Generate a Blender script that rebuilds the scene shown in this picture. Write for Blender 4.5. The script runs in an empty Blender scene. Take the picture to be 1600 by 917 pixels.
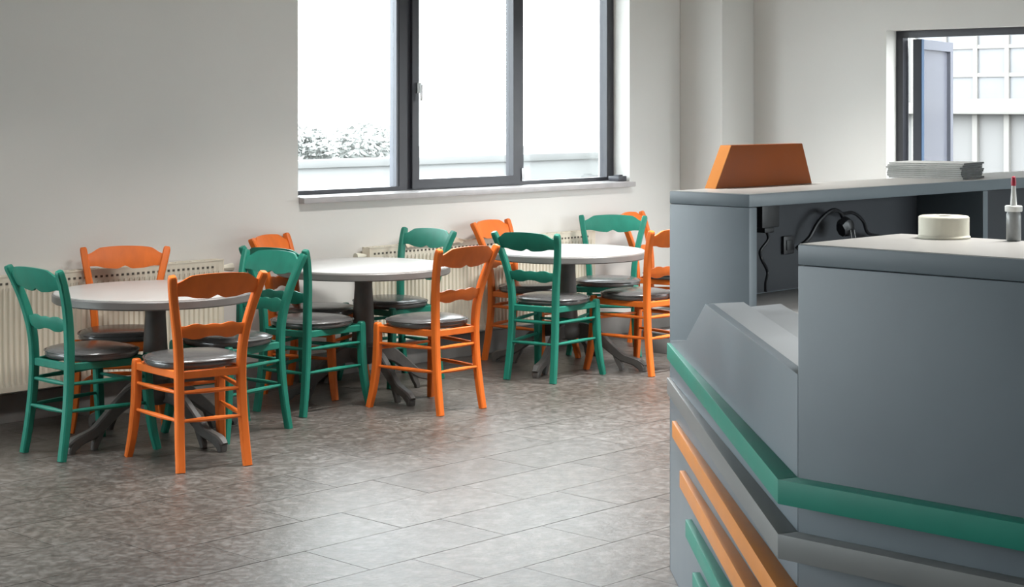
import bpy, bmesh, math, random
from mathutils import Vector, Matrix, noise

random.seed(7)
SC = bpy.context.scene
COL = SC.collection
R = math.radians

# ------------------------------------------------------------------ camera
cam = bpy.data.cameras.new('camera')
cam.sensor_width = 36.0
cam.lens = 60.75
cam.shift_y = -0.1834
cam.clip_start = 0.05
cam.clip_end = 200
camo = bpy.data.objects.new('camera', cam)
COL.objects.link(camo)
camo.location = (0, 0, 1.66)
camo.rotation_euler = (R(90), 0, R(-46))
SC.camera = camo

# ------------------------------------------------------------------ world (white overcast sky)
world = bpy.data.worlds.new('overcast_sky')
SC.world = world
world.use_nodes = True
wn = world.node_tree
bg = wn.nodes['Background']
bg.inputs['Color'].default_value = (0.91, 0.965, 1.0, 1)
bg.inputs['Strength'].default_value = 11.0

SC.view_settings.view_transform = 'Standard'
SC.view_settings.look = 'None'
SC.view_settings.exposure = 0.28
SC.view_settings.gamma = 1.0
SC.view_settings.use_curve_mapping = False
SC.cycles.use_denoising = True
SC.cycles.max_bounces = 10
SC.cycles.diffuse_bounces = 6
SC.cycles.sample_clamp_indirect = 8


def portal(name, loc, rot, sx, sy):
    l = bpy.data.lights.new(name, 'AREA')
    l.shape = 'RECTANGLE'
    l.size, l.size_y = sx, sy
    l.cycles.is_portal = True
    o = bpy.data.objects.new(name, l)
    COL.objects.link(o)
    o.location = loc
    o.rotation_euler = rot


portal('daylight_portal', (8.155, 8.47, 1.93), (R(-90), 0, 0), 3.1, 1.65)
portal('daylight_portal', (10.97, 5.6, 1.6), (0, R(90), 0), 1.2, 2.05)
portal('daylight_portal', (.375, 8.47, 1.6), (R(-90), 0, 0), 6.3, 2.6)
portal('daylight_portal', (7.85, -2.35, 1.15), (R(90), 0, 0), 4.5, 2.1)


def fill_lamp(x, y, power, lab, cone=108):
    """An added, unseen fill light under the ceiling: its light falls in a wide cone downwards."""
    t = thing('fill_lamp', lab, 'lamp', (x, y, 3.2), group='added fill light panels')
    b = bmesh.new(); box(b, -.62, -.17, -.06, .62, .17, 0)
    mk('housing', b, M['white_paint'], t)
    l = bpy.data.lights.new('lamp_light', 'AREA')
    l.shape = 'RECTANGLE'; l.size = 1.2; l.size_y = .3
    l.energy = power; l.color = (1.0, 0.985, 0.96); l.spread = R(cone)
    o = bpy.data.objects.new('lamp_light', l); COL.objects.link(o)
    o.parent = t; o.location = (0, 0, -.07)


# ------------------------------------------------------------------ materials
M = {}


def new_mat(name):
    m = bpy.data.materials.new(name)
    m.use_nodes = True
    nt = m.node_tree
    return m, nt, nt.nodes['Principled BSDF']


def mat(name, col, rough=.5, spec=.5, metal=0., var=0., scale=8., bump=0., bscale=60., coat=0., coord='Object', stretch=(1, 1, 1), dark=None):
    """Procedural paint: base colour broken up by noise, plus fine relief."""
    m, nt, p = new_mat(name)
    p.inputs['Base Color'].default_value = (*col, 1)
    p.inputs['Roughness'].default_value = rough
    p.inputs['Specular IOR Level'].default_value = spec
    p.inputs['Metallic'].default_value = metal
    p.inputs['Coat Weight'].default_value = coat
    p.inputs['Coat Roughness'].default_value = .15
    N, L = nt.nodes.new, nt.links.new
    tc = N('ShaderNodeTexCoord')
    mp = N('ShaderNodeMapping'); mp.inputs['Scale'].default_value = stretch
    L(tc.outputs[coord], mp.inputs['Vector'])
    if var > 0:
        nz = N('ShaderNodeTexNoise'); nz.inputs['Scale'].default_value = scale; nz.inputs['Detail'].default_value = 5
        L(mp.outputs[0], nz.inputs['Vector'])
        rp = N('ShaderNodeValToRGB')
        d = dark or tuple(c * (1 - var) for c in col)
        rp.color_ramp.elements[0].position = .3; rp.color_ramp.elements[0].color = (*d, 1)
        rp.color_ramp.elements[1].position = .7; rp.color_ramp.elements[1].color = (*[min(1, c * (1 + var * .6)) for c in col], 1)
        L(nz.outputs['Fac'], rp.inputs['Fac'])
        L(rp.outputs['Color'], p.inputs['Base Color'])
        mr = N('ShaderNodeMapRange')
        mr.inputs['To Min'].default_value = max(0, rough - .06); mr.inputs['To Max'].default_value = min(1, rough + .08)
        L(nz.outputs['Fac'], mr.inputs['Value']); L(mr.outputs[0], p.inputs['Roughness'])
    if bump > 0:
        n2 = N('ShaderNodeTexNoise'); n2.inputs['Scale'].default_value = bscale; n2.inputs['Detail'].default_value = 4
        L(mp.outputs[0], n2.inputs['Vector'])
        bp = N('ShaderNodeBump'); bp.inputs['Strength'].default_value = bump; bp.inputs['Distance'].default_value = .004
        L(n2.outputs['Fac'], bp.inputs['Height']); L(bp.outputs[0], p.inputs['Normal'])
    M[name] = m
    return m


mat('wall_plaster', (.705, .688, .655), .85, .2, var=.03, scale=1.2, bump=.08, bscale=90)
mat('ceiling_paint', (.8, .8, .78), .9, .2)
mat('white_paint', (.8, .8, .78), .5)
mat('back_room_paint', (.45, .43, .40), .9, .2, var=.05, scale=1)
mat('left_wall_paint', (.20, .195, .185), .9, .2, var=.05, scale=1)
mat('base_board', (.21, .20, .19), .5, .4, var=.15, scale=6)
mat('grout', (.075, .07, .065), .8, .2, var=.2, scale=30)
mat('frame_metal', (.034, .034, .042), .4, .5, var=.1, scale=5)
mat('sill_stone', (.42, .40, .40), .35, .5, var=.1, scale=12)
mat('orange_paint', (.70, .150, .020), .45, .3, var=.12, scale=14, bump=.15, bscale=40, stretch=(1, 1, .25))
mat('green_paint', (.013, .170, .118), .45, .3, var=.16, scale=14, bump=.15, bscale=40, stretch=(1, 1, .25))
mat('cushion_vinyl', (.085, .083, .082), .22, .7, var=.15, scale=9, bump=.25, bscale=14)
mat('table_laminate', (.40, .39, .375), .3, .5, var=.05, scale=9)
mat('table_edge', (.15, .142, .135), .4, .5, var=.1, scale=9)
mat('cast_iron', (.095, .088, .082), .5, .5, var=.2, scale=12, bump=.2, bscale=50)
mat('radiator_enamel', (.70, .645, .53), .4, .5, var=.04, scale=4)
mat('radiator_shadow_gap', (.10, .09, .075), .7, .2)
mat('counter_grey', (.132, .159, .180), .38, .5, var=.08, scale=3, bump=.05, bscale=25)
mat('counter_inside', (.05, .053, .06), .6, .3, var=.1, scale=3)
mat('desk_laminate', (.46, .45, .44), .4, .5, var=.05, scale=5)
mat('ledge_grey_lit', (.30, .32, .335), .4, .5, var=.06, scale=4)  # paler than the counter: window light put into the colour
mat('top_laminate', (.41, .40, .38), .33, .5, var=.06, scale=5)
mat('strip_green', (.014, .205, .145), .45, .3, var=.08, scale=6)
mat('strip_grey', (.165, .165, .16), .45, .5, var=.08, scale=6)
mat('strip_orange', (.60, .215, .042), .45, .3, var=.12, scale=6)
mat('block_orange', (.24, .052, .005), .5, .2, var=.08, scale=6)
mat('black_plastic', (.010, .010, .012), .45, .5)
mat('socket_black', (.018, .018, .02), .4, .5)
mat('paper_white', (.85, .85, .83), .6, .3, var=.08, scale=20, stretch=(1, 1, 12))
mat('paper_block', (.55, .54, .52), .8, .2, var=.2, scale=60)
mat('paper_dark', (.10, .10, .10), .6, .3, var=.3, scale=40)
mat('roll_cream', (.72, .69, .58), .6, .3, var=.05, scale=20)
mat('bottle_grey', (.30, .31, .31), .3, .5, var=.15, scale=40)
mat('cap_white', (.72, .72, .70), .4, .5)
mat('tip_red', (.45, .02, .05), .4, .5)
mat('handle_white', (.8, .8, .8), .3, .5)
mat('chrome', (.55, .56, .57), .25, .5, metal=1.)
mat('cloth_cream', (.60, .52, .42), .85, .2, var=.35, scale=14, dark=(.30, .22, .15))
mat('box_grey', (.26, .26, .26), .6, .3, var=.1, scale=8)
mat('bag_black', (.02, .018, .02), .5, .4, var=.2, scale=12)
mat('strap_pink', (.45, .22, .22), .6, .3)
mat('sash_metal_glare', (.10, .105, .125), .35, .5, var=.05, scale=4)  # lavender tint puts the outdoor haze and glare into the metal colour
mat('sash_sky_tint', (.10, .103, .122), .2, .6)  # opaque pane, the reflected sky is put into its lavender colour
mat('sash_seal', (.02, .05, .10), .5, .4)
mat('outside_ground', (.2, .2, .195), .9, .2, var=.2, scale=.8)
mat('facade_plaster', (.132, .132, .129), .9, .2, var=.05, scale=.6)
mat('facade_trim', (.155, .152, .142), .8, .2, var=.05, scale=2)
mat('facade_pane', (.115, .120, .125), .3, .4, var=.1, scale=2)
mat('yard_wall', (.23, .23, .227), .9, .2, var=.06, scale=1)
mat('coping_stone', (.175, .175, .172), .9, .2, var=.06, scale=2)
mat('shrub_leaf', (.33, .335, .32), .8, .2, var=.25, scale=5)

# window glass: mostly clear with a weak reflection
g, nt, p = new_mat('window_glass')
nt.nodes.remove(p)
out = nt.nodes['Material Output']
tr = nt.nodes.new('ShaderNodeBsdfTransparent'); tr.inputs['Color'].default_value = (.96, .98, .98, 1)
gl = nt.nodes.new('ShaderNodeBsdfGlossy'); gl.inputs['Roughness'].default_value = .03
mx = nt.nodes.new('ShaderNodeMixShader')
lw = nt.nodes.new('ShaderNodeLayerWeight'); lw.inputs['Blend'].default_value = .25
mm = nt.nodes.new('ShaderNodeMath'); mm.operation = 'MULTIPLY'; mm.inputs[1].default_value = .35
nt.links.new(lw.outputs['Fresnel'], mm.inputs[0]); nt.links.new(mm.outputs[0], mx.inputs['Fac'])
nt.links.new(tr.outputs[0], mx.inputs[1]); nt.links.new(gl.outputs[0], mx.inputs[2])
nt.links.new(mx.outputs[0], out.inputs['Surface'])
M['window_glass'] = g


def floor_material():
    m, nt, p = new_mat('stone_look_tile')
    N, L = nt.nodes.new, nt.links.new
    geo = N('ShaderNodeNewGeometry')
    oi = N('ShaderNodeObjectInfo')
    off = N('ShaderNodeVectorMath'); off.operation = 'MULTIPLY_ADD'
    cx = N('ShaderNodeCombineXYZ'); L(oi.outputs['Random'], cx.inputs['X']); L(oi.outputs['Random'], cx.inputs['Y'])
    L(cx.outputs[0], off.inputs[0]); off.inputs[1].default_value = (37, 23, 0); L(geo.outputs['Position'], off.inputs[2])
    # grain: streaks across the camera side, medium blotches, warm stains over several tiles
    rot = N('ShaderNodeMapping'); rot.inputs['Rotation'].default_value = (0, 0, R(46)); rot.inputs['Scale'].default_value = (1.0, 1.0, 1)
    L(off.outputs[0], rot.inputs['Vector'])
    n1 = N('ShaderNodeTexNoise'); n1.inputs['Scale'].default_value = 13; n1.inputs['Detail'].default_value = 10; n1.inputs['Roughness'].default_value = .78
    L(rot.outputs[0], n1.inputs['Vector'])
    n2 = N('ShaderNodeTexNoise'); n2.inputs['Scale'].default_value = 1.1; n2.inputs['Detail'].default_value = 4
    L(geo.outputs['Position'], n2.inputs['Vector'])
    n3 = N('ShaderNodeTexNoise'); n3.inputs['Scale'].default_value = 34; n3.inputs['Detail'].default_value = 5
    L(rot.outputs[0], n3.inputs['Vector'])
    r1 = N('ShaderNodeValToRGB')
    e = r1.color_ramp.elements
    e[0].position = .40; e[0].color = (.048, .042, .037, 1)
    e[1].position = .59; e[1].color = (.135, .127, .119, 1)
    e2 = e.new(.5); e2.color = (.079, .071, .064, 1)
    mf = N('ShaderNodeMix'); mf.inputs['Factor'].default_value = .35
    L(n1.outputs['Fac'], mf.inputs['A']); L(n3.outputs['Fac'], mf.inputs['B'])
    L(mf.outputs['Result'], r1.inputs['Fac'])
    r2 = N('ShaderNodeValToRGB')
    r2.color_ramp.elements[0].position = .35; r2.color_ramp.elements[0].color = (.80, .73, .67, 1)
    r2.color_ramp.elements[1].position = .62; r2.color_ramp.elements[1].color = (1.06, 1.06, 1.06, 1)
    L(n2.outputs['Fac'], r2.inputs['Fac'])
    mul = N('ShaderNodeMix'); mul.data_type = 'RGBA'; mul.blend_type = 'MULTIPLY'; mul.inputs['Factor'].default_value = .75
    L(r1.outputs[0], mul.inputs['A']); L(r2.outputs[0], mul.inputs['B'])
    br = N('ShaderNodeMapRange'); br.inputs['To Min'].default_value = .9; br.inputs['To Max'].default_value = 1.1
    L(oi.outputs['Random'], br.inputs['Value'])
    sc = N('ShaderNodeVectorMath'); sc.operation = 'SCALE'
    L(mul.outputs['Result'], sc.inputs[0]); L(br.outputs[0], sc.inputs['Scale'])
    L(sc.outputs[0], p.inputs['Base Color'])
    mr = N('ShaderNodeMapRange'); mr.inputs['To Min'].default_value = .24; mr.inputs['To Max'].default_value = .50
    L(n3.outputs['Fac'], mr.inputs['Value']); L(mr.outputs[0], p.inputs['Roughness'])
    bp = N('ShaderNodeBump'); bp.inputs['Strength'].default_value = .42; bp.inputs['Distance'].default_value = .004
    ad = N('ShaderNodeMath'); ad.operation = 'ADD'; L(n1.outputs['Fac'], ad.inputs[0]); L(n3.outputs['Fac'], ad.inputs[1])
    L(ad.outputs[0], bp.inputs['Height']); L(bp.outputs[0], p.inputs['Normal'])
    p.inputs['Specular IOR Level'].default_value = .42
    M['tile'] = m


floor_material()


# ------------------------------------------------------------------ mesh helpers
def mk(name, bm, m, parent=None, smooth=True, angle=35, bevel=0.):
    bmesh.ops.remove_doubles(bm, verts=bm.verts, dist=1e-5)
    bmesh.ops.recalc_face_normals(bm, faces=bm.faces)
    if bevel:
        es = [e for e in bm.edges if len(e.link_faces) == 2 and e.calc_face_angle() > R(40)]
        bmesh.ops.bevel(bm, geom=es, offset=bevel, segments=2, profile=.6, affect='EDGES', clamp_overlap=True)
    me = bpy.data.meshes.new(name)
    bm.to_mesh(me); bm.free()
    me.materials.append(m)
    if smooth:
        for pl in me.polygons:
            pl.use_smooth = True
        me.set_sharp_from_angle(angle=R(angle))
    o = bpy.data.objects.new(name, me)
    COL.objects.link(o)
    if parent:
        o.parent = parent
    return o


def tag(o, label=None, cat=None, group=None, kind=None):
    if label: o['label'] = label
    if cat: o['category'] = cat
    if group: o['group'] = group
    if kind: o['kind'] = kind
    return o


def thing(name, label, cat, loc=(0, 0, 0), rz=0, group=None, kind=None):
    o = bpy.data.objects.new(name, None)
    o.empty_display_size = .1
    COL.objects.link(o)
    o.location = loc
    o.rotation_euler = (0, 0, rz)
    return tag(o, label, cat, group, kind)


def box(bm, x0, y0, z0, x1, y1, z1):
    vs = [bm.verts.new((x, y, z)) for z in (z0, z1) for x, y in ((x0, y0), (x1, y0), (x1, y1), (x0, y1))]
    for f in ((3, 2, 1, 0), (4, 5, 6, 7), (0, 1, 5, 4), (1, 2, 6, 5), (2, 3, 7, 6), (3, 0, 4, 7)):
        bm.faces.new([vs[i] for i in f])


def prism(bm, pts, a, b):
    """polygon given as 3-D points, extruded by vector b-a"""
    d = Vector(b) - Vector(a)
    p0 = [bm.verts.new(Vector(p)) for p in pts]
    p1 = [bm.verts.new(Vector(p) + d) for p in pts]
    bm.faces.new(p0[::-1]); bm.faces.new(p1)
    n = len(pts)
    for i in range(n):
        bm.faces.new((p0[i], p0[(i + 1) % n], p1[(i + 1) % n], p1[i]))


def plan(bm, pts, z0, z1):
    prism(bm, [(x, y, z0) for x, y in pts], (0, 0, z0), (0, 0, z1))


def catmull(pts, n):
    P = [Vector(p) for p in pts]
    P = [2 * P[0] - P[1]] + P + [2 * P[-1] - P[-2]]
    o = []
    for i in range(1, len(P) - 2):
        for k in range(n):
            t = k / n
            a, b, c, d = P[i - 1], P[i], P[i + 1], P[i + 2]
            o.append(.5 * ((2 * b) + (c - a) * t + (2 * a - 5 * b + 4 * c - d) * t * t + (3 * b - a - 3 * c + d) * t ** 3))
    o.append(P[-2])
    return o


def section(kind, w, h):
    if kind == 'round':
        return [(w * math.cos(k * math.pi / 4), h * math.sin(k * math.pi / 4)) for k in range(8)]
    c = min(w, h) * .32
    return [(w, -h + c), (w, h - c), (w - c, h), (-w + c, h), (-w, h - c), (-w, -h + c), (-w + c, -h), (w - c, -h)]


def sweep(bm, path, sizes, side=(1, 0, 0), kind='square', n=4):
    """sizes: list of (half width, half height) at each path point"""
    P = catmull(path, n) if n > 1 else [Vector(p) for p in path]
    S = catmull([(a, b, 0) for a, b in sizes], n) if n > 1 else [Vector((a, b, 0)) for a, b in sizes]
    side = Vector(side).normalized()
    rings = []
    for i, p in enumerate(P):
        t = (P[min(i + 1, len(P) - 1)] - P[max(i - 1, 0)]).normalized()
        u = (side - t * side.dot(t))
        if u.length < 1e-4:
            u = t.orthogonal()
        u.normalize()
        v = t.cross(u)
        rings.append([bm.verts.new(p + u * a + v * b) for a, b in section(kind, S[i].x, S[i].y)])
    for r0, r1 in zip(rings, rings[1:]):
        for k in range(8):
            bm.faces.new((r0[k], r0[(k + 1) % 8], r1[(k + 1) % 8], r1[k]))
    bm.faces.new(rings[0][::-1]); bm.faces.new(rings[-1])


def lathe(bm, prof, n=32, c=(0, 0)):
    rings = []
    for r, z in prof:
        if r < 1e-6:
            rings.append([bm.verts.new((c[0], c[1], z))])
        else:
            rings.append([bm.verts.new((c[0] + r * math.cos(2 * math.pi * k / n), c[1] + r * math.sin(2 * math.pi * k / n), z)) for k in range(n)])
    for a, b in zip(rings, rings[1:]):
        for k in range(n):
            l = (k + 1) % n
            if len(a) == 1: bm.faces.new((a[0], b[l], b[k]))
            elif len(b) == 1: bm.faces.new((a[k], a[l], b[0]))
            else: bm.faces.new((a[k], a[l], b[l], b[k]))


def rod(bm, a, b, r):
    sweep(bm, [a, b], [(r, r), (r, r)], side=(.3, .1, 1), kind='round', n=1)


# ------------------------------------------------------------------ room shell
WY = 8.18          # inner face of the window wall
RX = 10.70         # inner face of the right wall
LX, BY, CZ = -3.0, -2.0, 3.2
T = .30
W1 = (6.61, 9.712, 1.105, 2.75)    # window 1: x0 x1 z0 z1
W2 = (4.60, 6.628, .95, 2.195)     # window 2: y0 y1 z0 z1
W4 = (-2.8, 3.55, .3, 2.9)          # added unseen window left of the frame, lights the angled counter
W5 = (5.6, 10.1, .1, 2.2)          # added unseen low opening behind the camera, lights the window wall


def wall_x(name, y0, y1, x0, x1, holes, m):
    b = bmesh.new()
    x = x0
    for a, c, z0, z1 in sorted(holes):
        box(b, x, y0, 0, a, y1, CZ)
        box(b, a, y0, 0, c, y1, z0); box(b, a, y0, z1, c, y1, CZ)
        x = c
    box(b, x, y0, 0, x1, y1, CZ)
    return tag(mk(name, b, m, smooth=False), kind='structure')


def wall_y(name, x0, x1, y0, y1, hole, m):
    b = bmesh.new()
    if hole:
        a, c, z0, z1 = hole
        box(b, x0, y0, 0, x1, a, CZ); box(b, x0, c, 0, x1, y1, CZ)
        box(b, x0, a, 0, x1, c, z0); box(b, x0, a, z1, x1, c, CZ)
    else:
        box(b, x0, y0, 0, x1, y1, CZ)
    return tag(mk(name, b, m, smooth=False), kind='structure')


wall_x('wall_back', WY, WY + T, LX, RX + T, (W1, W4), M['wall_plaster'])
wall_y('wall_right', RX, RX + T, BY, WY, W2, M['wall_plaster'])
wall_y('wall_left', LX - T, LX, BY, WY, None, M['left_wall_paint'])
wall_x('wall_front', BY - T, BY, LX - T, RX + T, (W5,), M['back_room_paint'])
b = bmesh.new(); box(b, LX - T, BY - T, CZ, RX + T, WY + T, CZ + .1)
tag(mk('ceiling', b, M['ceiling_paint'], smooth=False), kind='structure')
b = bmesh.new(); box(b, 10.30, 7.78, 0, RX, WY, CZ)
tag(mk('wall_column', b, M['wall_plaster'], bevel=.012), kind='structure')

b = bmesh.new(); box(b, LX, WY - .014, 0, 10.30, WY, .15)
tag(mk('baseboard_back', b, M['base_board'], bevel=.004), kind='structure')
b = bmesh.new(); box(b, RX - .014, BY, 0, RX, 7.78, .15)
tag(mk('baseboard_right', b, M['base_board'], bevel=.004), kind='structure')
b = bmesh.new(); box(b, 10.286, 7.766, 0, 10.30, WY - .014, .15); box(b, 10.30, 7.766, 0, RX - .014, 7.78, .15)
tag(mk('baseboard_column', b, M['base_board']), kind='structure')

# floor: a grout bed with every tile a slab of its own
b = bmesh.new(); box(b, LX - T, BY - T, -.15, RX + T, WY + T, -.004)
floor = tag(mk('floor', b, M['grout'], smooth=False), kind='structure')
TL, TW, J = .695, .37, .0035


def tile_mesh(sx, sy):
    b = bmesh.new()
    box(b, -sx / 2 + J / 2, -sy / 2 + J / 2, -.010, sx / 2 - J / 2, sy / 2 - J / 2, 0)
    return b


proto_tile = mk('tile', tile_mesh(TL, TW), M['tile'], floor, smooth=False)
rest = bmesh.new()
first = True
ntile = 0
for k in range(-24, 14):
    y0 = 3.92 + k * TW
    y1 = y0 + TW
    if y0 > WY or y1 < BY: continue
    offs = (4.50 - .202 * k) % TL
    for i in range(-8, 20):
        x0 = offs + i * TL
        x1 = x0 + TL
        if x1 < LX or x0 > RX: continue
        cx, cy = (x0 + x1) / 2, (y0 + y1) / 2
        rr, dd = cx * .6947 - cy * .7193, cx * .7193 + cy * .6947
        inview = dd > 5.2 and -.33 < rr / dd < .16 and x1 < RX and y1 < WY + .2
        if inview:
            o = proto_tile if first else proto_tile.copy()
            if not first: COL.objects.link(o)
            first = False
            ntile += 1
            if y1 > WY:   # a cut tile against the wall
                o.scale = (1, (WY - y0) / TW, 1); cy = (y0 + WY) / 2
            o.location = (cx, cy, random.uniform(-.0006, .0))
        else:
            a0, a1 = max(x0, LX) + J / 2, min(x1, RX) - J / 2
            c0, c1 = max(y0, BY) + J / 2, min(y1, WY) - J / 2
            if a1 > a0 and c1 > c0:
                box(rest, a0, c0, -.010, a1, c1, 0)
tag(mk('tile_field', rest, M['tile'], floor, smooth=False), kind='stuff')
print('tiles', ntile)

# ------------------------------------------------------------------ window 1 (three lights, middle sash opens)
FY0, FY1 = 8.335, 8.405
w1 = thing('window_1', None, None, (0, 0, 0), kind='structure')
x0, x1, z0, z1 = W1


def part(name, boxes, m, parent, bevel=.004):
    b = bmesh.new()
    for q in boxes: box(b, *q)
    return mk(name, b, m, parent, bevel=bevel)


part('window_frame', [(x0, FY0, z0, x0 + .06, FY1, z1), (x1 - .075, FY0, z0, x1, FY1, z1),
                      (x0 + .06, FY0, z0, x1 - .075, FY1, z0 + .03), (x0 + .06, FY0, z1 - .06, x1 - .075, FY1, z1),
                      (7.575, FY0, z0 + .03, 7.672, FY1, z1 - .06), (8.685, FY0, z0 + .03, 8.747, FY1, z1 - .06)], M['frame_metal'], w1, 0)
part('edge_glint', [(7.555, FY0 + .005, z0 + .03, 7.575, FY1, z1 - .06)], M['sash_metal_glare'], w1, 0)  # paler strip paints the reflection at the glass edge
sash = part('sash', [(7.672, FY0 - .022, z0 + .012, 7.733, FY1 - .02, z1 - .03), (8.622, FY0 - .022, z0 + .012, 8.70, FY1 - .02, z1 - .03),
                     (7.733, FY0 - .022, z0 + .012, 8.622, FY1 - .02, z0 + .072), (7.733, FY0 - .022, z1 - .09, 8.622, FY1 - .02, z1 - .03)],
            M['frame_metal'], w1, 0)
part('handle', [(7.712, FY0 - .045, 1.74, 7.732, FY0 - .022, 1.81), (7.716, FY0 - .06, 1.69, 7.730, FY0 - .045, 1.80)], M['handle_white'], sash)
part('hinge', [(8.70, FY0 - .03, z0 + .03, 8.722, FY0 - .004, z0 + .12)], M['chrome'], sash)
part('pane', [(x0 + .06, 8.368, z0 + .03, 7.555, 8.374, z1 - .06)], M['window_glass'], w1, 0)
part('pane', [(7.733, 8.352, z0 + .072, 8.622, 8.358, z1 - .09)], M['window_glass'], w1, 0)
part('pane', [(8.747, 8.368, z0 + .03, x1 - .075, 8.374, z1 - .06)], M['window_glass'], w1, 0)
part('window_sill', [(x0 + .005, 8.125, z0 - .036, x1 + .005, 8.178, z0), (x0 + .005, 8.178, z0 - .002, x1 - .005, FY0, z0 + .003)], M['sill_stone'], w1, .003)
b = bmesh.new(); box(b, 9.60, 8.19, z0 + .003, 9.69, 8.29, z0 + .04); box(b, 9.615, 8.20, z0 + .04, 9.66, 8.25, z0 + .05)
tag(mk('window_catch', b, M['frame_metal'], bevel=.004), 'small dark metal catch lying at the right end of the window sill', 'catch')

# ------------------------------------------------------------------ window 2 (in the right wall, casement swung out)
w2 = thing('window_2', None, None, (0, 0, 0), kind='structure')
y0, y1, z0, z1 = W2
FX0, FX1 = 10.83, 10.90
part('window_frame', [(FX0, y1 - .055, z0, FX1, y1, z1), (FX0, y0, z0, FX1, y0 + .055, z1),
                      (FX0, y0 + .055, z1 - .05, FX1, y1 - .055, z1), (FX0, y0 + .055, z0, FX1, y1 - .055, z0 + .05)], M['frame_metal'], w2, 0)
part('window_sill', [(10.68, y0 - .01, z0 - .03, FX0, y1 + .01, z0)], M['sill_stone'], w2)
sash2 = thing('casement_sash', None, None, (10.905, 6.535, 0), R(14.5))
sash2.parent = w2
SW = .84
part('sash_frame', [(0, -.06, z0 + .02, .07, 0, z1 - .06), (SW - .07, -.06, z0 + .02, SW, 0, z1 - .06),
                    (.07, -.06, z1 - .13, SW - .07, 0, z1 - .06), (.07, -.06, z0 + .02, SW - .07, 0, z0 + .09)], M['sash_metal_glare'], sash2, 0)
part('seal', [(-.012, -.066, z0 + .02, .05, -.061, z1 - .06)], M['sash_seal'], sash2, 0)
part('pane', [(.07, -.034, z0 + .09, SW - .07, -.026, z1 - .13)], M['sash_sky_tint'], sash2, 0)

# added window in the window wall (unseen), brightens the angled counter
w4 = thing('added_window_left', None, None, (0, 0, 0), kind='structure')
x0, x1, z0, z1 = W4
part('window_frame', [(x0, FY0, z0, x0 + .07, FY1, z1), (x1 - .07, FY0, z0, x1, FY1, z1), (x0 + .07, FY0, z0, x1 - .07, FY1, z0 + .06),
                      (x0 + .07, FY0, z1 - .06, x1 - .07, FY1, z1 ), (.26, FY0, z0 + .06, .34, FY1, z1 - .06)], M['frame_metal'], w4, 0)
part('pane', [(x0 + .07, 8.368, z0 + .06, .26, 8.374, z1 - .06)], M['window_glass'], w4, 0)
part('pane', [(.34, 8.368, z0 + .06, x1 - .07, 8.374, z1 - .06)], M['window_glass'], w4, 0)

# added glazing behind the camera (unseen), brightens the window wall
w5 = thing('added_window_front', None, None, (0, 0, 0), kind='structure')
x0, x1, z0, z1 = W5
part('window_frame', [(x0 + i * (x1 - x0 - .07) / 4, BY - .2, z0, x0 + .07 + i * (x1 - x0 - .07) / 4, BY - .13, z1) for i in range(5)], M['frame_metal'], w5, 0)
for i in range(4):
    w = (x1 - x0 - .07) / 4
    part('pane', [(x0 + .07 + i * w, BY - .17, z0, x0 + w + i * w, BY - .164, z1)], M['window_glass'], w5, 0)

# ------------------------------------------------------------------ outside
b = bmesh.new(); box(b, -40, -40, -.5, 60, 60, -.25)
tag(mk('ground', b, M['outside_ground'], smooth=False), kind='structure')
fac = thing('building', 'pale building facade with paned windows outside the right window', 'building', (20.0, 9.0, -.25))
part('wall', [(0, -9, 0, .5, 7, 7.5)], M['facade_plaster'], fac, 0)
part('ledge', [(-.18, -9, 1.80, 0, 7, 1.95)], M['facade_trim'], fac, .02)
for yc in (-6.74, -4.54, -2.34, -.14, 2.06, 4.26):
    f = part('window', [(-.07, yc - .92, 1.95, 0, yc - .85, 3.45), (-.07, yc + .85, 1.95, 0, yc + .92, 3.45),
                        (-.07, yc - .85, 1.95, 0, yc + .85, 2.0), (-.07, yc - .85, 3.40, 0, yc + .85, 3.45)]
             + [(-.05, yc + d - .03, 2.0, 0, yc + d + .03, 3.40) for d in (-.44, 0, .44)]
             + [(-.045, yc - .85, z - .025, 0, yc + .85, z + .025) for z in (2.30, 2.66, 3.02)], M['facade_trim'], fac, 0)
    part('pane', [(-.02, yc - .85, 2.0, -.005, yc + .85, 3.40)], M['facade_pane'], f, 0)
for k in range(-10, 8):
    yc = 2.06 + .44 * k
    part('pilaster', [(-.06, yc - .035, 0, 0, yc + .035, 1.80)], M['facade_trim'], fac, 0)

yw = thing('yard_wall', 'low pale yard wall with coping outside the large window', 'wall', (0, 17.0, -.25))
part('wall', [(-25, 0, 0, 45, .25, 1.12)], M['yard_wall'], yw, 0)
part('coping', [(-25, -.05, 1.12, 45, .30, 1.22)], M['coping_stone'], yw, .01)
for i, (x, s, lab) in enumerate(((14.7, .40, 'pale rounded shrub behind the yard wall, left of two'), (15.7, .48, 'pale rounded shrub behind the yard wall, right of two'))):
    t = thing('shrub', lab, 'shrub', (x, 18.0, -.25), group='shrubs behind the yard wall')
    b = bmesh.new()
    for j in range(1500):
        v = Vector((random.gauss(0, 1), random.gauss(0, 1), random.gauss(0, .8))).normalized() * s * random.uniform(.45, 1) ** .6
        v *= 1 + .28 * noise.noise(v * 4)
        c = Vector((v.x, v.y, v.z * .8 + 1.25 + s * .3))
        u = Vector((random.gauss(0, 1), random.gauss(0, 1), random.gauss(0, 1))).normalized(); w = u.orthogonal().normalized()
        l = random.uniform(.04, .075)
        b.faces.new([b.verts.new(c + q) for q in (u * l, w * l * .4, -u * l, -w * l * .4)])
    mk('foliage', b, M['shrub_leaf'], t)
    b = bmesh.new(); rod(b, (0, 0, 0), (0, 0, 1.3), .05); mk('stem', b, M['base_board'], t)

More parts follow.
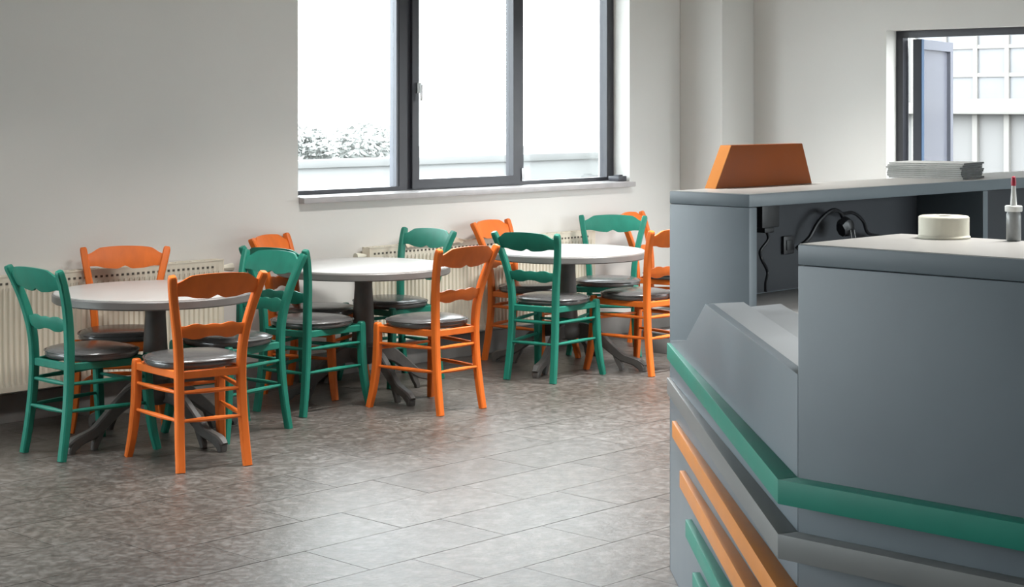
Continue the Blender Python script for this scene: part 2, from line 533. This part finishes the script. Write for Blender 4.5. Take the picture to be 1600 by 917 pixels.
# ------------------------------------------------------------------ radiators
def radiator(xa, xb, label, valve_left):
    zb, zt, yf, yb = .175, .775, 8.085, 8.165
    t = thing('radiator', label, 'radiator', ((xa + xb) / 2, yb, 0), group='white panel radiators under the window wall')
    h = (xb - xa) / 2
    yf -= yb
    # pressed front panel
    b = bmesh.new()
    pitch = .0333
    n = int(round((2 * h - .06) / pitch))
    xs = [(-h + .008, 0), (-h + .03, 0)]
    for i in range(n):
        a = -h + .03 + i * (2 * h - .06) / n
        w = (2 * h - .06) / n
        xs += [(a + w * .18, 0), (a + w * .34, 1), (a + w * .72, 1), (a + w * .88, 0)]
    xs += [(h - .03, 0), (h - .008, 0)]
    rows = [(zb, 0), (zb + .03, 0), (zb + .055, 1), (zt - .085, 1), (zt - .06, 0), (zt - .004, 0)]
    grid = [[b.verts.new((x, yf + .011 * rib * rr, z)) for x, rib in xs] for z, rr in rows]
    for r0, r1 in zip(grid, grid[1:]):
        for i in range(len(xs) - 1):
            b.faces.new((r0[i], r0[i + 1], r1[i + 1], r1[i]))
    mk('front_panel', b, M['radiator_enamel'], t, angle=25)
    part('back_panel', [(-h + .01, -.03, zb, h - .01, -.015, zt - .02)], M['radiator_enamel'], t, 0)
    part('side_cover', [(-h, yf - .002, zb + .01, -h + .008, -.01, zt)], M['radiator_enamel'], t, .002)
    part('side_cover', [(h - .008, yf - .002, zb + .01, h, -.01, zt)], M['radiator_enamel'], t, .002)
    part('top_grille', [(-h, yf - .002, zt - .004, h, yf + .016, zt + .004), (-h, -.026, zt - .004, h, -.01, zt + .004)]
         + [(-h + .02 + i * .05, yf + .016, zt - .004, -h + .03 + i * .05, -.026, zt + .003) for i in range(int((2 * h - .04) / .05))],
         M['radiator_enamel'], t, 0)
    nh = int((2 * h - .06) / .0333)
    tag(part('vent_slot', [(-h + .035 + i * .0333, yf - .0015, zt - .043, -h + .050 + i * .0333, yf + .002, zt - .031) for i in range(nh)],
             M['radiator_shadow_gap'], t, 0), kind='stuff')
    for s in (-.75, .75):
        part('wall_bracket', [(h * s - .02, -.016, zb + .1, h * s + .02, .013, zb + .4)], M['radiator_enamel'], t, 0)
    sgn = -1 if valve_left else 1
    b = bmesh.new()
    rod(b, (sgn * (h + .03), -.04, .0), (sgn * (h + .03), -.04, zb + .04), .009)
    rod(b, (sgn * (h + .035), -.04, zb + .04), (sgn * (h - .01), -.04, zb + .04), .009)
    mk('pipe', b, M['radiator_enamel'], t)
    b = bmesh.new()
    sweep(b, [(sgn * h, -.045, zt - .05), (sgn * (h + .05), -.045, zt - .05), (sgn * (h + .085), -.045, zt - .05)], [(.012, .012), (.02, .02), (.024, .024)], side=(0, 0, 1), kind='round', n=2)
    mk('valve', b, M['roll_cream'], t)
    return t


radiator(3.87, 5.99, 'long white radiator below the bare wall at the left', False)
radiator(7.10, 9.22, 'long white radiator below the window behind the two far tables', True)


# ------------------------------------------------------------------ chairs
def rail_mesh(xe_top, xe_bot, zt, zb, yc, th, bow, n=28):
    """shaped cross rail: zt/zb give upper and lower outline for s in -1..1"""
    b = bmesh.new()
    fr, bk = [], []
    for i in range(n + 1):
        s = -1 + 2 * i / n
        a, c = zb(s), zt(s)
        yb_ = -bow * (1 - s * s)
        col = []
        for k in range(5):
            z = a + (c - a) * k / 4
            x = s * (xe_bot + (xe_top - xe_bot) * (z - zb(1)) / (zt(1) - zb(1)))
            e = .0 if 0 < k < 4 else .004
            col.append((x, yb_ + yc(z), z, e))
        fr.append([b.verts.new((x, y + th / 2 - e, z)) for x, y, z, e in col])
        bk.append([b.verts.new((x, y - th / 2 + e, z)) for x, y, z, e in col])
    for i in range(n):
        for k in range(4):
            b.faces.new((fr[i][k], fr[i][k + 1], fr[i + 1][k + 1], fr[i + 1][k]))
            b.faces.new((bk[i][k], bk[i + 1][k], bk[i + 1][k + 1], bk[i][k + 1]))
        b.faces.new((fr[i][4], bk[i][4], bk[i + 1][4], fr[i + 1][4]))
        b.faces.new((fr[i][0], fr[i + 1][0], bk[i + 1][0], bk[i][0]))
    for i in (0, n):
        b.faces.new(fr[i] + bk[i][::-1])
    return b


def sm(a, b, x):
    t = min(1, max(0, (x - a) / (b - a)))
    return t * t * (3 - 2 * t)


def crest_top(s):
    u = abs(s)
    return .861 + .024 * sm(.95, .60, u) + .018 * (1 - u * u)


def crest_bot(s):
    u = abs(s)
    return .800 - .012 * sm(.8, .45, u) * sm(.0, .22, u) + .004 * sm(.12, 0, u) - .003 * sm(.5, .2, u)


def mid_top(s):
    u = abs(s)
    return .658 + .010 * sm(.8, .55, u) * sm(.2, .45, u) + .007 * sm(.35, 0, u)


def mid_bot(s):
    u = abs(s)
    return .606 - .010 * sm(.85, .6, u) * sm(.15, .45, u) + .002 * sm(.25, 0, u)


def make_chair(colour):
    m = M[colour + '_paint']
    t = thing('dining_chair', '', 'chair', group='wooden cafe chairs with dark cushions')
    for s in (-1, 1):
        b = bmesh.new()
        sweep(b, [(s * .163, -.238, 0), (s * .158, -.216, .13), (s * .153, -.197, .29), (s * .152, -.190, .45), (s * .160, -.197, .58),
                  (s * .183, -.222, .71), (s * .207, -.258, .82), (s * .219, -.284, .880), (s * .2215, -.290, .896)],
              [(.0195, .0165), (.0195, .0185), (.0195, .020), (.0195, .021), (.019, .021), (.0185, .020), (.0185, .019), (.0185, .0185), (.0145, .0145)])
        mk('back_post', b, m, t)
        b = bmesh.new()
        sweep(b, [(s * .236, .246, 0), (s * .222, .226, .11), (s * .212, .211, .25), (s * .210, .205, .38), (s * .210, .205, .452), (s * .210, .205, .468)],
              [(.017, .017), (.0195, .0195), (.0215, .0215), (.021, .021), (.0195, .0195), (.014, .014)])
        mk('leg', b, m, t)
    crest = rail_mesh(.206, .196, crest_top, crest_bot, lambda z: -.262 - (z - .83) * .42, .020, .022)
    mk('crest_rail', crest, m, t)
    mid = rail_mesh(.166, .158, mid_top, mid_bot, lambda z: -.206 - (z - .63) * .2, .018, .014)
    mk('back_rail', mid, m, t)
    b = bmesh.new()
    fr = [(.210, .205), (-.210, .205), (-.152, -.190), (.152, -.190)]
    for i in range(4):
        a, c = fr[i], fr[(i + 1) % 4]
        sweep(b, [(a[0], a[1], .434), (c[0], c[1], .434)], [(.011, .018), (.011, .018)], side=(c[1] - a[1], a[0] - c[0], 0), n=1)
    mk('seat_frame', b, m, t)
    for z in (.355, .228):
        for s in (-1, 1):
            b = bmesh.new()
            sweep(b, [(s * .1535, -.196 - (.36 - z) * .12, z), (s * .184, 0, z), (s * .2125, .208 + (.36 - z) * .06, z)], [(.007, .007), (.0115, .0115), (.007, .007)], side=(0, 0, 1), kind='round', n=4)
            mk('stretcher', b, m, t)
        b = bmesh.new()
        sweep(b, [(-.154, -.196 - (.36 - z) * .12, z), (0, -.196 - (.36 - z) * .12, z), (.154, -.196 - (.36 - z) * .12, z)], [(.007, .007), (.0115, .0115), (.007, .007)], side=(0, 0, 1), kind='round', n=4)
        mk('stretcher', b, m, t)
    b = bmesh.new()
    sweep(b, [(-.2115, .209, .325), (0, .209, .325), (.2115, .209, .325)], [(.007, .007), (.0115, .0115), (.007, .007)], side=(0, 0, 1), kind='round', n=4)
    mk('stretcher', b, m, t)
    # padded cushion, rounded D in plan
    b = bmesh.new()
    n = 40
    prof = [(.0, .450), (.90, .450), (.975, .455), (1.0, .468), (.985, .483), (.93, .494), (.80, .501), (.5, .507), (0, .509)]
    rings = []
    for k, z in prof:
        if k == 0:
            rings.append([b.verts.new((0, .02, z))]); continue
        ring = []
        for i in range(n):
            th = 2 * math.pi * i / n
            c, s = math.cos(th), math.sin(th)
            e = 2 / 2.7
            x = .218 * math.copysign(abs(c) ** e, c) * (1 - .10 * max(0, -s))
            y = .218 * math.copysign(abs(s) ** e, s)
            ring.append(b.verts.new((x * k, .028 + y * k * .93, z)))
        rings.append(ring)
    for a, c in zip(rings, rings[1:]):
        for i in range(n):
            j = (i + 1) % n
            if len(a) == 1: b.faces.new((a[0], c[j], c[i]))
            elif len(c) == 1: b.faces.new((a[i], a[j], c[0]))
            else: b.faces.new((a[i], a[j], c[j], c[i]))
    cu = mk('seat_cushion', b, M['cushion_vinyl'], t, angle=60)
    b = bmesh.new()
    for i in range(n):
        th0, th1 = 2 * math.pi * i / n, 2 * math.pi * (i + 1) / n
        P = []
        for th in (th0, th1):
            c, s = math.cos(th), math.sin(th)
            P.append((.2195 * math.copysign(abs(c) ** (2 / 2.7), c) * (1 - .10 * max(0, -s)), .028 + .2185 * .93 * math.copysign(abs(s) ** (2 / 2.7), s), .484))
        sweep(b, P, [(.0035, .0035)] * 2, side=(0, 0, 1), kind='round', n=1)
    mk('piping', b, M['cushion_vinyl'], cu)
    return t


def copy_tree(o, parent=None):
    c = o.copy(); COL.objects.link(c)
    if parent: c.parent = parent
    for ch in list(o.children):
        copy_tree(ch, c)
    return c


protos = {'orange': make_chair('orange'), 'green': make_chair('green')}
used = set()
# colour, x, y, yaw (0 = faces the window wall), label
CHAIRS = [
    ('green', 4.57, 7.27, -89, 'green chair in front of the left radiator, leftmost of all the chairs'),
    ('orange', 5.08, 7.74, 143, 'orange chair with its back to the left radiator, behind the left table'),
    ('orange', 4.79, 6.69, -14, 'orange chair in front of the left table, nearest to the camera'),
    ('green', 5.35, 7.15, 94, 'green chair at the right side of the left table, facing left'),
    ('orange', 6.42, 7.80, -155, 'orange chair behind the middle table, mostly hidden by two green chairs'),
    ('green', 6.05, 7.40, -79, 'green chair at the left side of the middle table, seen from behind'),
    ('green', 7.03, 7.78, 90, 'bright green chair by the radiator at the far right of the middle table'),
    ('orange', 6.543, 6.938, 1, 'orange chair in front of the middle table, seen from behind'),
    ('orange', 8.205, 7.775, -166, 'orange chair with its back to the radiator, behind the left of the far table'),
    ('green', 7.785, 7.195, -78, 'green chair in front of the far right table, seen from behind'),
    ('green', 8.87, 7.66, 124, 'bright green chair behind the far right table, facing the camera'),
    ('orange', 9.53, 7.66, -160, 'orange chair farthest back, near the wall corner behind the bright green one'),
    ('orange', 8.38, 6.97, -2, 'orange chair beside the grey counter, right of the far table'),
]
for colr, x, y, yaw, lab in CHAIRS:
    o = protos[colr] if colr not in used else copy_tree(protos[colr])
    used.add(colr)
    o.location = (x, y, 0)
    o.rotation_euler = (0, 0, R(yaw))
    o['label'] = lab


# ------------------------------------------------------------------ tables
def make_table():
    t = thing('round_table', '', 'table', group='round pedestal tables')
    b = bmesh.new()
    lathe(b, [(0, .708), (.46, .708), (.474, .714), (.474, .730), (.492, .736), (.492, .7395), (.488, .742), (0, .742)], 64)
    mk('tabletop', b, M['table_laminate'], t, angle=30)
    b = bmesh.new()
    lathe(b, [(.470, .694), (.494, .694), (.501, .700), (.501, .731), (.497, .7365), (.490, .7365), (.490, .706), (.470, .706), (.470, .694)], 64)
    mk('edge_band', b, M['table_edge'], t, angle=30)
    b = bmesh.new()
    lathe(b, [(0, .24), (.075, .24), (.068, .30), (.064, .38), (.058, .50), (.051, .62), (.052, .67), (.060, .69), (.085, .70), (.09, .708), (0, .708)], 24)
    mk('column', b, M['cast_iron'], t)
    b = bmesh.new()
    lathe(b, [(0, .175), (.05, .175), (.085, .19), (.105, .22), (.105, .255), (.085, .285), (.07, .30), (0, .30)], 24)
    mk('hub', b, M['cast_iron'], t)
    for k in range(4):
        a = k * math.pi / 2
        c, s = math.cos(a), math.sin(a)
        P = lambda r, z: (r * c, r * s, z)
        b = bmesh.new()
        sweep(b, [P(.05, .235), P(.14, .232), P(.22, .195), P(.30, .135), P(.37, .085), P(.43, .066), P(.485, .050), P(.515, .026)],
              [(.022, .048), (.022, .045), (.021, .036), (.021, .030), (.021, .026), (.022, .024), (.025, .026), (.018, .024)], side=(-s, c, 0))
        sweep(b, [P(.325, .115), P(.345, .06), P(.365, .022), P(.368, .0)], [(.018, .022), (.016, .018), (.016, .016), (.014, .014)], side=(-s, c, 0))
        sweep(b, [P(.470, .050), P(.500, .028), P(.505, .0)], [(.024, .024), (.024, .022), (.02, .016)], side=(-s, c, 0))
        mk('leg', b, M['cast_iron'], t)
    return t


tb = make_table()
for i, (x, y, a, lab) in enumerate(((4.965, 7.267, 4, 'round grey pedestal table at the left, beside the left radiator'),
                                    (6.575, 7.54, -10, 'round pedestal table in the middle with a pale shiny top'),
                                    (8.16, 7.39, 20, 'round pedestal table farthest right, next to the grey counter'))):
    o = tb if i == 0 else copy_tree(tb)
    o.location = (x, y, 0); o.rotation_euler = (0, 0, R(a)); o['label'] = lab

# ------------------------------------------------------------------ counter: far unit, angled corner unit, near unit
G = M['counter_grey']
XA, Y2, Y1 = 4.84, 3.54, 3.89      # far unit: left end, staff edge, customer edge
XE = 7.9
ZT = 1.356
far = thing('counter', 'tall grey counter section with an open dark shelf below its top', 'counter', (XA, Y2, 0), group='grey counter sections')


def bx(name, q, m, parent, o, bevel=.003):
    x0, y0, z0, x1, y1, z1 = q
    return part(name, [(x0 - o[0], y0 - o[1], z0, x1 - o[0], y1 - o[1], z1)], m, parent, bevel)


FO = (XA, Y2)
bx('top_slab', (XA, Y2, ZT - .046, XE, Y1, ZT - .002), G, far, FO)
bx('top_laminate', (XA + .003, Y2 + .003, ZT - .002, XE, Y1 - .003, ZT), M['top_laminate'], far, FO, 0)
bx('end_panel', (XA, Y2, 0, XA + .045, Y1, ZT - .047), G, far, FO)
bx('front_panel', (XA + .045, Y1 - .03, 0, XE, Y1, ZT - .047), G, far, FO)
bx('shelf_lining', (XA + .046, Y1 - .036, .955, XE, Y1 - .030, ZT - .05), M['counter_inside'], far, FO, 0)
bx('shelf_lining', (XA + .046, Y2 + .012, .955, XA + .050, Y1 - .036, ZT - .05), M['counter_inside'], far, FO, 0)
bx('divider', (6.46, Y2 + .004, .955, 6.50, Y1 - .036, ZT - .047), G, far, FO)
bx('inner_board', (XA + .045, Y2 + .05, 0, XE, Y2 + .07, .90), G, far, FO)
bx('shelf_board', (XA + .045, Y2 - .02, .925, XE, Y1 - .036, .952), M['desk_laminate'], far, FO)

XN0, XN1, YN = 3.29, 3.73, 2.27    # near unit
near = thing('counter', 'near grey counter section with a pale top and plain side', 'counter', (XN0, YN, 0), group='grey counter sections')
NO = (XN0, YN)
ZN = 1.345
YB = .45
bx('top_slab', (XN0, YB, ZN - .048, XN1, YN, ZN - .002), G, near, NO)
bx('top_laminate', (XN0 + .003, YB, ZN - .002, XN1 - .003, YN - .003, ZN), M['top_laminate'], near, NO, 0)
bx('side_panel', (XN0, YB, 0, XN0 + .03, YN, ZN - .0495), G, near, NO)
bx('end_panel', (XN0 + .03, YN - .03, 0, XN1, YN, ZN - .0495), G, near, NO)
bx('back_panel', (XN1 - .02, YB, 0, XN1, YN - .03, .95), G, near, NO)

# corner unit along the chamfer
P1, P2 = Vector((4.84, 3.887)), Vector((3.295, 2.2745))
dv = (P2 - P1); L = dv.length; dv.normalize()
nv = Vector((dv.y, -dv.x))
if nv.dot(Vector((-1, 1))) < 0: nv = -nv    # outward, towards the tables
corner = thing('counter', 'low angled grey counter section with green and orange strips', 'counter', (P1.x, P1.y, 0), group='grey counter sections')


def Q(s, n, z):
    """point along the chamfer: s from far end, n outward, in local coords of the corner unit"""
    p = dv * s + nv * n
    return (p.x, p.y, z)


b = bmesh.new()
prism(b, [Q(0, 0, 0), Q(L, 0, 0), Q(L, 0, 1.046), Q(.83, 0, 1.046), Q(.40, 0, .876), Q(.0, 0, .82)], (0, 0, 0), (-nv.x * .028, -nv.y * .028, 0))
mk('front_panel', b, G, corner, bevel=.002)
def s_end(n):
    """how far along the chamfer an offset line may run before it meets the near unit"""
    return (YN + .003 - P1.y - nv.y * n) / dv.y


for n0, n1, sa, sb, zb, th in ((-.030, -.150, .70, .66, 1.012, .020), (-.155, -.300, .60, .50, .990, .018)):
    b = bmesh.new()
    prism(b, [Q(sa, n0, zb), Q(s_end(n0), n0, zb), Q(s_end(n1), n1, zb), Q(sb, n1, zb)], (0, 0, 0), (0, 0, th))
    mk('ledge_board', b, M['ledge_grey_lit'], corner, bevel=.002)
b = bmesh.new()
pts = [(XA + .0, Y2 - .022), (XN1 - .12, YN + .003), (XN1 + .9, YN + .003), (XA + 1.2, Y2 - .45), (XA + 1.2, Y2 - .022)]
plan(b, [(x - P1.x, y - P1.y) for x, y in pts], .945, .965)
mk('desk_top', b, M['desk_laminate'], corner, bevel=.002)
b = bmesh.new()
prism(b, [Q(.45, -.24, 0), Q(L - .05, -.24, 0), Q(L - .05, -.24, .94), Q(.45, -.24, .94)], (0, 0, 0), (-nv.x * .02, -nv.y * .02, 0))
mk('inner_panel', b, G, corner)

# decorative strips: start staggered, swell towards the near corner where they turn onto the near unit
H = .056
STR = [(.812, 0, 'green'), (.688, 0, 'grey'), (.562, .16, 'orange'), (.436, .38, 'orange'), (.310, .54, 'green'), (.186, .72, 'green')]
LAB = {'green': 'green painted strip', 'grey': 'dark grey strip', 'orange': 'orange painted strip'}
cn = Vector((-.05, .05 * (math.tan(R(22.5)))))
for zt, s0, c in STR:
    pr = lambda s: .012 + .038 * s / L
    tipx = XN0 - .05
    # outer corner where chamfer offset meets the near unit offset
    a0 = P1 + dv * 0 + nv * pr(0); a1 = P2 + nv * pr(L)
    tt = (tipx - a0.x) / (a1.x - a0.x)
    tip = a0 + (a1 - a0) * tt
    st = P1 + dv * s0; so = st + nv * pr(s0)
    b = bmesh.new()
    plan(b, [(p.x - P1.x, p.y - P1.y) for p in (st, P2, tip, so)], zt - H, zt)
    o = mk('strip', b, M['strip_' + c], corner, bevel=.002); o['label'] = LAB[c]
    b = bmesh.new()
    pts = [(XN0, YN + .004), (tip.x, tip.y), (tipx, YB), (XN0, YB)]
    plan(b, [(x - XN0, y - YN) for x, y in pts], zt - H, zt)
    o = mk('strip', b, M['strip_' + c], near, bevel=.002); o['label'] = LAB[c]

# ------------------------------------------------------------------ things on and in the counter
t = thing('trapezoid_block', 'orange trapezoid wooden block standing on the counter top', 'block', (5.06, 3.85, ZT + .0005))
b = bmesh.new()
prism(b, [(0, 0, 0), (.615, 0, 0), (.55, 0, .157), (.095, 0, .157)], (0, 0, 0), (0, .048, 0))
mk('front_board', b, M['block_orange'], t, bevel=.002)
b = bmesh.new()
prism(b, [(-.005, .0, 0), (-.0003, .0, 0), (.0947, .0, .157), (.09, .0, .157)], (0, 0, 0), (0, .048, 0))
mk('lit_end', b, M['strip_orange'], t)  # paler orange sheet paints the window light on the block's end

ORD = ['bottom', 'second from bottom', 'third from bottom', 'fourth from bottom', 'fourth from top', 'third from top', 'second from top', 'topmost']
for i in range(8):
    o = thing('magazine', 'thin white magazine on the counter top, %s of the stack' % ORD[i], 'magazine', (6.484 + random.uniform(-.006, .006), 3.785 + random.uniform(-.006, .006), ZT + .0005 + i * .0084), R(-80.8 + random.uniform(-1.5, 1.5)), 'stacked magazines')
    b = bmesh.new()
    box(b, -.165, -.125, .0, .165, .125, .0014); box(b, -.165, -.125, .0056, .165, .125, .0072); box(b, -.1652, .1236, .0014, .165, .125, .0056)
    mk('cover', b, M['paper_white'], o, smooth=False)
    b = bmesh.new(); box(b, -.160, -.120, .0015, .164, .1235, .0055)
    mk('pages', b, M['paper_block'], o, smooth=False)
    b = bmesh.new(); box(b, .1652, -.1245, .0, .1662, .1245, .0072)
    mk('spine', b, M['paper_dark'], o, smooth=False)

t = thing('paper_roll', 'cream paper roll lying flat on the near counter top', 'roll', (3.668, 2.115, ZN + .0005))
b = bmesh.new()
lathe(b, [(.022, .002), (.060, .0), (.062, .004), (.059, .008), (.059, .050), (.056, .053), (.024, .053), (.022, .050), (.022, .002)], 40)
mk('roll', b, M['roll_cream'], t)
b = bmesh.new()
lathe(b, [(.019, .003), (.0215, .003), (.0215, .051), (.019, .051), (.019, .003)], 24)
mk('core', b, M['box_grey'], t)

t = thing('glue_bottle', 'small grey bottle with white cap and red tipped nozzle on the near counter', 'bottle', (3.706, 1.955, ZN + .0005))
b = bmesh.new(); lathe(b, [(0, 0), (.015, 0), (.0165, .003), (.0165, .060), (.015, .066), (.012, .070), (0, .070)], 24); mk('body', b, M['bottle_grey'], t)
b = bmesh.new(); lathe(b, [(0, .068), (.019, .068), (.020, .070), (.020, .080), (.018, .082), (0, .082)], 24); mk('cap', b, M['cap_white'], t)
b = bmesh.new(); lathe(b, [(0, .08), (.008, .08), (.0045, .130), (0, .130)], 16); mk('nozzle', b, M['cap_white'], t)
b = bmesh.new(); lathe(b, [(0, .128), (.0055, .128), (.006, .135), (.005, .148), (0, .151)], 16); mk('tip', b, M['tip_red'], t)

# cabling inside the far unit
t = thing('power_adapter', 'black power adapter with a thin cord, fixed under the counter top in the dark shelf', 'adapter', (5.305, 3.82, 1.25))
part('body', [(-.055, -.04, -.045, .055, .033, .055), (-.025, -.03, -.065, .035, .025, -.045)], M['black_plastic'], t, .006)
b = bmesh.new()
sweep(b, [(0, -.02, -.06), (-.005, -.03, -.09), (-.04, -.02, -.13), (-.045, -.03, -.16), (.005, -.02, -.21), (-.02, -.03, -.25), (-.035, -.04, -.28)], [(.006, .006)] * 7, side=(0, 1, 0), kind='round', n=5)
mk('cord', b, M['black_plastic'], t)
b = bmesh.new(); box(b, 5.03, 3.72, .9525, 5.10, 3.80, 1.06)
tag(mk('extension_block', b, M['black_plastic'], bevel=.005), 'black upright block at the bottom left of the dark shelf', 'block')
t = thing('wall_socket', 'small black socket on the inner panel of the dark shelf', 'socket', (5.51, 3.853, 1.125))
part('plate', [(-.035, -.012, -.035, .035, 0, .035)], M['socket_black'], t)
part('insert', [(-.02, -.016, -.02, .02, -.012, .02)], M['black_plastic'], t)
b = bmesh.new()
sweep(b, [(5.54, 3.83, 1.11), (5.58, 3.80, 1.15), (5.63, 3.79, 1.21), (5.70, 3.78, 1.25), (5.76, 3.78, 1.245), (5.79, 3.78, 1.215)], [(.008, .008)] * 6, side=(0, 1, 0), kind='round', n=6)
sweep(b, [(5.78, 3.78, 1.235), (5.86, 3.78, 1.235), (5.93, 3.78, 1.20), (5.98, 3.79, 1.15), (6.08, 3.80, 1.13)], [(.007, .007)] * 5, side=(0, 1, 0), kind='round', n=6)
tag(mk('power_cable', b, M['black_plastic']), 'thick black cable looping up inside the dark shelf', 'cable')
t = thing('plug', 'dark round plug hanging on the looped cable in the shelf', 'plug', (5.77, 3.76, 1.175))
b = bmesh.new(); sweep(b, [(-.03, .0, .0), (0, 0, .012), (.035, 0, .0)], [(.02, .03), (.03, .04), (.02, .03)], side=(0, 1, 0), kind='round', n=4); mk('body', b, M['socket_black'], t)
for dx in (-.006, .02):
    b = bmesh.new(); rod(b, (dx, -.028, .0), (dx, -.034, -.035), .003); mk('pin', b, M['chrome'], t)

# ------------------------------------------------------------------ odds and ends by the wall
b = bmesh.new()
nx, ny = 46, 9
vv = [[None] * (ny + 1) for _ in range(nx + 1)]
for i in range(nx + 1):
    for j in range(ny + 1):
        x = 7.40 + .52 * i / nx; y = 8.075 + .085 * j / ny
        h = noise.noise(Vector((x * 14, y * 14, 1))) * .022 + noise.noise(Vector((x * 37, y * 30, 5))) * .012
        ed = min(i, nx - i) / nx * 6
        z = .783 + max(0, .050 * min(1, ed) + h * min(1, ed)) * (math.sin(math.pi * min(1, max(.0, j / ny))) * .6 + .4)
        if j == 0: z = .772 - abs(h) * .8
        vv[i][j] = b.verts.new((x, y - (.010 if j == 0 else 0), z))
for i in range(nx):
    for j in range(ny):
        b.faces.new((vv[i][j], vv[i + 1][j], vv[i + 1][j + 1], vv[i][j + 1]))
r = bmesh.ops.solidify(b, geom=b.faces[:], thickness=.003)
tag(mk('crumpled_cloth', b, M['cloth_cream'], angle=70), 'crumpled cream and brown cloth lying on top of the radiator', 'cloth')

t = thing('floor_box', 'low grey box on the floor between the far chairs and the counter', 'box', (9.02, 7.14, 0))
part('body', [(0, 0, 0, .34, .26, .125)], M['box_grey'], t, .006)
part('lid', [(-.006, -.006, .125, .346, .266, .14)], M['box_grey'], t, .004)
t = thing('handbag', 'small black bag with a pink strap on the low grey box', 'bag', (9.13, 7.26, .14))
b = bmesh.new()
prism(b, [(-.07, -.035, 0), (.07, -.035, 0), (.045, -.02, .08), (0, -.015, .105), (-.03, -.02, .07)], (0, 0, 0), (0, .06, 0))
mk('body', b, M['bag_black'], t, bevel=.012)
b = bmesh.new()
sweep(b, [(-.06, 0, .04), (-.05, .0, .12), (.0, .0, .19), (.03, 0, .14), (.03, 0, .07)], [(.005, .003)] * 5, side=(0, 1, 0), n=5)
mk('strap', b, M['strap_pink'], t)

# ------------------------------------------------------------------ added fill lights under the ceiling (out of frame)
fill_lamp(8.6, 5.9, 100, 'added unseen fill light panel above the far right table')
fill_lamp(6.4, 5.95, 62, 'added unseen fill light panel above the middle table')
fill_lamp(4.3, 6.2, 31, 'added unseen fill light panel above the left table')
fill_lamp(4.4, 1.9, 27, 'added unseen fill light panel above the near counter', 88)
fill_lamp(5.3, 4.5, 24, 'added unseen fill light panel above the long counter section', 80)
